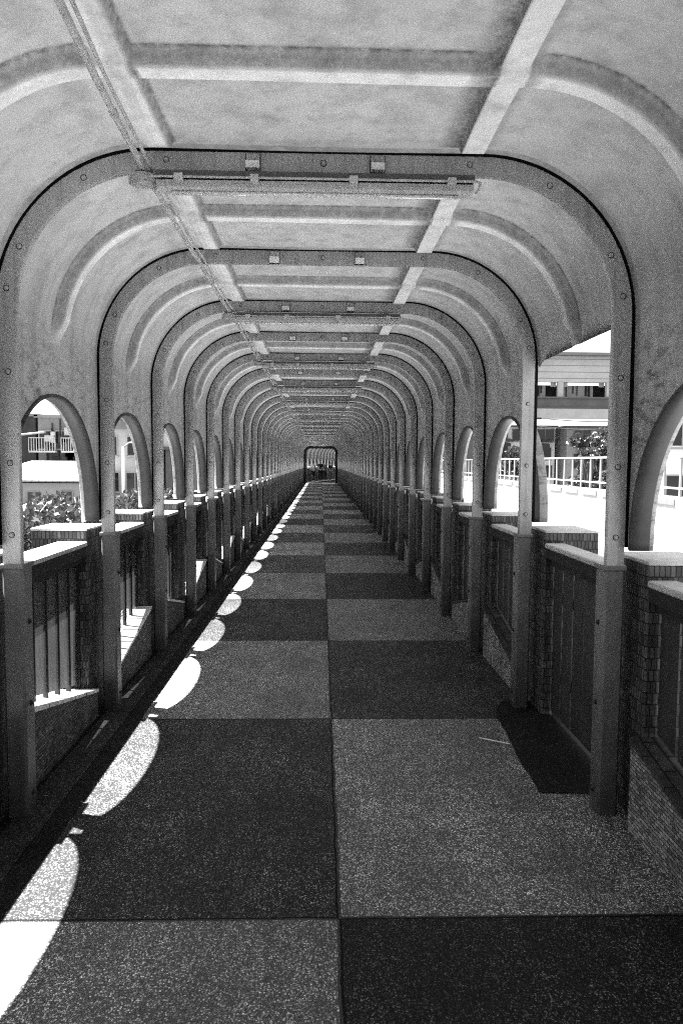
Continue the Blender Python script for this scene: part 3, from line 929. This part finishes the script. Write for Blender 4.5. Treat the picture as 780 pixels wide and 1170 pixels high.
# houses under it
building('pale house with dark awninged windows under the station', 17.5, 78, 24.6, 88, 5.4, M['house'], 3, 3, 1.2, 1.7, first=4.6, pitch=1.9, balcony=False)
building('grey house with wide dark windows right of the station tree', 25.2, 76, 31.5, 88, 5.3, M['wall'], 3, 2, 1.5, 2.0, first=4.3, pitch=2.4)
building('tall pale house at the right picture edge with dark upper window', 15.6, 34, 22.5, 35.6, 4.2, M['house'], 2, 3, 1.2, 1.4, first=3.1, pitch=2.6)
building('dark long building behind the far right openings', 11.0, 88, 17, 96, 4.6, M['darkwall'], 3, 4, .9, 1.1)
for k in range(3):
    pass
for (x, z, wd) in ((19.0,4.15,1.9),(21.4,2.4,2.2),(23.3,4.1,1.5),(19.2,2.2,1.6),(27.6,3.4,2.6),(30.2,1.6,2.)):
    aw = MB(); k = 0; y = 77.9 if x < 25 else 75.9
    aw.v = [(x-wd/2,y,z),(x+wd/2,y,z),(x+wd/2,y-1.1,z-.35),(x-wd/2,y-1.1,z-.35),(x-wd/2,y,z+.07),(x+wd/2,y,z+.07),(x+wd/2,y-1.1,z-.28),(x-wd/2,y-1.1,z-.28)]
    for f in ((0,3,2,1),(4,5,6,7),(0,1,5,4),(1,2,6,5),(2,3,7,6),(3,0,4,7)): aw.face(list(f))
    par = [o for o in D.objects if o.get('label','').startswith('pale house with dark awninged' if x < 25 else 'grey house with wide dark')][0]
    aw.build('awning', M['frame'], par)
    bl = MB(); bl.box(x-wd/2+.1, y-.30, z-1.5, x+wd/2-.1, y-.10, z-.4); bl.build('shopfront', M['window'], par)

# ------------------------------------------------------------------ foliage
def leaves(mb, c, rx, ry, rz, n, size, hollow=.3):
    for _ in range(n):
        while True:
            p = Vector((random.uniform(-1,1), random.uniform(-1,1), random.uniform(-1,1)))
            if hollow < p.length < 1: break
        q = Vector((c[0]+p.x*rx, c[1]+p.y*ry, c[2]+p.z*rz))
        a = Vector((random.gauss(0,1), random.gauss(0,1), random.gauss(0,.6))).normalized()
        b_ = a.orthogonal().normalized(); b_ = Matrix.Rotation(random.uniform(0,6.28), 3, a) @ b_
        s = size*random.uniform(.6,1.4); w = s*.32
        t = a.cross(b_)
        k = len(mb.v)
        mb.v += [tuple(q-b_*s*.5), tuple(q+t*w), tuple(q+b_*s*.5-a*s*.12), tuple(q-t*w)]
        mb.face([k,k+1,k+2,k+3])
def tree(label, x, y, z0, h, spread, nclump, nleaf, size, name='leafy_tree'):
    t = MB(); top = Vector((x, y, z0+h*.6))
    t.tube([(x,y,z0),(x+.05*h*.3,y,z0+h*.3),tuple(top)], [h*.030,h*.022,h*.014], 9)
    cl = []
    for k in range(nclump):
        a = random.uniform(0,6.28); rr = spread*random.uniform(.35,1); zz = z0+h*random.uniform(.5,1.)
        rr *= 1-.5*max(0,(zz-z0)/h-.7)/.3
        c = (x+rr*math.cos(a), y+rr*math.sin(a), zz); cl.append(c)
        s = Vector((x,y,z0+h*random.uniform(.35,.58)))
        m_ = (s+Vector(c))/2+Vector((0,0,.04*h))
        t.tube([tuple(s),tuple(m_),c], [h*.010,h*.006,h*.002], 5)
    o = t.build('trunk', M['bark']); o.name = name; tag(o, label, 'tree')
    f = MB()
    for c in cl: leaves(f, c, spread*random.uniform(.2,.38), spread*random.uniform(.2,.38), spread*random.uniform(.14,.28), nleaf, size)
    f.build('crown', M['leaf'], o)
    return o
tree('leafy tree in front of the station houses on the right', 19.0, 52, GROUND, 9.6, 1.9, 26, 110, .30)
tree('round tree behind the road railing near the fourth right opening', 12.0, 45, GROUND, 8.4, 1.5, 18, 90, .26)
tree('sparse tree with bare twigs in front of the corrugated roof house', -7.45, 21, GROUND, 7.0, .9, 18, 46, .15)
tree('dark tree beyond the fourth left opening', -8.6, 62, GROUND, 8.6, 1.6, 20, 90, .3)
tree('dark bushy tree beside the pale awninged house', 22.3, 58, GROUND, 10.4, 2.2, 30, 120, .34)
b = MB(); b.tube([(13.9,50,GROUND),(13.9,50,5.2)], [.13,.09], 10); up = b.build('utility_pole', M['frame'], label='pale utility pole behind the road railing right of the first small right opening', cat='utility pole')
b = MB(); b.box(13.0,49.93,4.6,14.8,50.07,4.72); b.build('cross_arm', M['darkwall'], up)
for q, (z0_, z1_) in enumerate(((4.75,5.6),(4.2,4.9))):
    b = MB(); b.tube([(13.9+(14)*k/8, 50+6*k/8, z0_+(z1_-z0_)*k/8-.5*math.sin(PI*k/8)) for k in range(9)], .03, 5)
    b.build('overhead_wire', M['darkwall'], label=['upper','lower'][q]+' dark wire strung from the utility pole towards the right', cat='wire')
# planter strip with shrubs outside the left parapet
b = MB(); b.box(-2.55, 1.0, -.5, -1.95, 30, .92); b.box(-2.60, 1.0, .921, -1.92, 30, 1.0)
b.build('planter', M['darkwall'], label='long pale concrete planter outside the left parapet', cat='planter')
shr = [(5.35,.42,'bushy low shrub outside the nearest left railing'), (6.05,.36,'shrub spilling beside the second left pier'),
       (7.0,.32,'shrub behind the second left railing'), (8.1,.32,'shrub beside the third left pier'), (9.4,.26,'small shrub beyond the fourth left railing')]
for yy, rr, lb in shr:
    s = MB()
    for k in range(5): s.tube([(-2.2,yy,1.0),(-2.2+random.uniform(-.2,.2),yy+random.uniform(-.3,.3),1.15+rr*.4)], [.008,.004], 5)
    o = s.build('shrub', M['bark'], label=lb, cat='shrub', group='shrubs in the planter')
    f = MB()
    for k in range(7): leaves(f, (-2.12+random.uniform(-.2,.18), yy+random.uniform(-.4,.4), 1.07+random.uniform(0,.13)), .22, .25, rr*.42, 190, .055, .1)
    f.build('foliage', M['leaf'], o)

# ------------------------------------------------------------------ camera
cam = D.cameras.new('camera'); co = D.objects.new('camera', cam); COL.objects.link(co); sc.camera = co
cam.sensor_fit = 'HORIZONTAL'; cam.sensor_width = 24; cam.lens = 850/780*24; cam.clip_start = .05; cam.clip_end = 3000
pitch, yaw, roll = .067, .028, -.007
Rm = Matrix.Rotation(-yaw, 4, 'Z') @ Matrix.Rotation(PI/2 - pitch, 4, 'X') @ Matrix.Rotation(-roll, 4, 'Z')
co.matrix_world = Matrix.Translation((0,0,CAMZ)) @ Rm

# ------------------------------------------------------------------ light
sd = Vector((-.31, .085, 1)).normalized()
sun = D.lights.new('sun', 'SUN'); sun.energy = 5.0; sun.angle = R(.5); sun.color = (1,.985,.96)
so = D.objects.new('sun', sun); COL.objects.link(so); so.rotation_euler = sd.to_track_quat('Z','Y').to_euler()
w = D.worlds.new('World'); sc.world = w; w.use_nodes = True
nt = w.node_tree; bg = nt.nodes['Background']
sky = nt.nodes.new('ShaderNodeTexSky'); sky.sky_type = 'NISHITA'; sky.sun_disc = False
sky.sun_elevation = math.asin(sd.z); sky.sun_rotation = math.atan2(sd.x, sd.y); sky.dust_density = 3.0
bw = nt.nodes.new('ShaderNodeRGBToBW')
nt.links.new(sky.outputs[0], bw.inputs[0]); nt.links.new(bw.outputs[0], bg.inputs[0]); bg.inputs[1].default_value = .05
sc.cycles.film_exposure = 12.0
sun.color = (1,1,1)

sc.view_settings.view_transform = 'Standard'; sc.view_settings.look = 'None'; sc.view_settings.exposure = 0; sc.view_settings.gamma = 1
sc.render.engine = 'CYCLES'
sc.cycles.use_denoising = False
sc.cycles.max_bounces = 10; sc.cycles.diffuse_bounces = 8; sc.cycles.transparent_max_bounces = 24
sc.cycles.sample_clamp_indirect = 8
sc.cycles.filter_width = 1.1
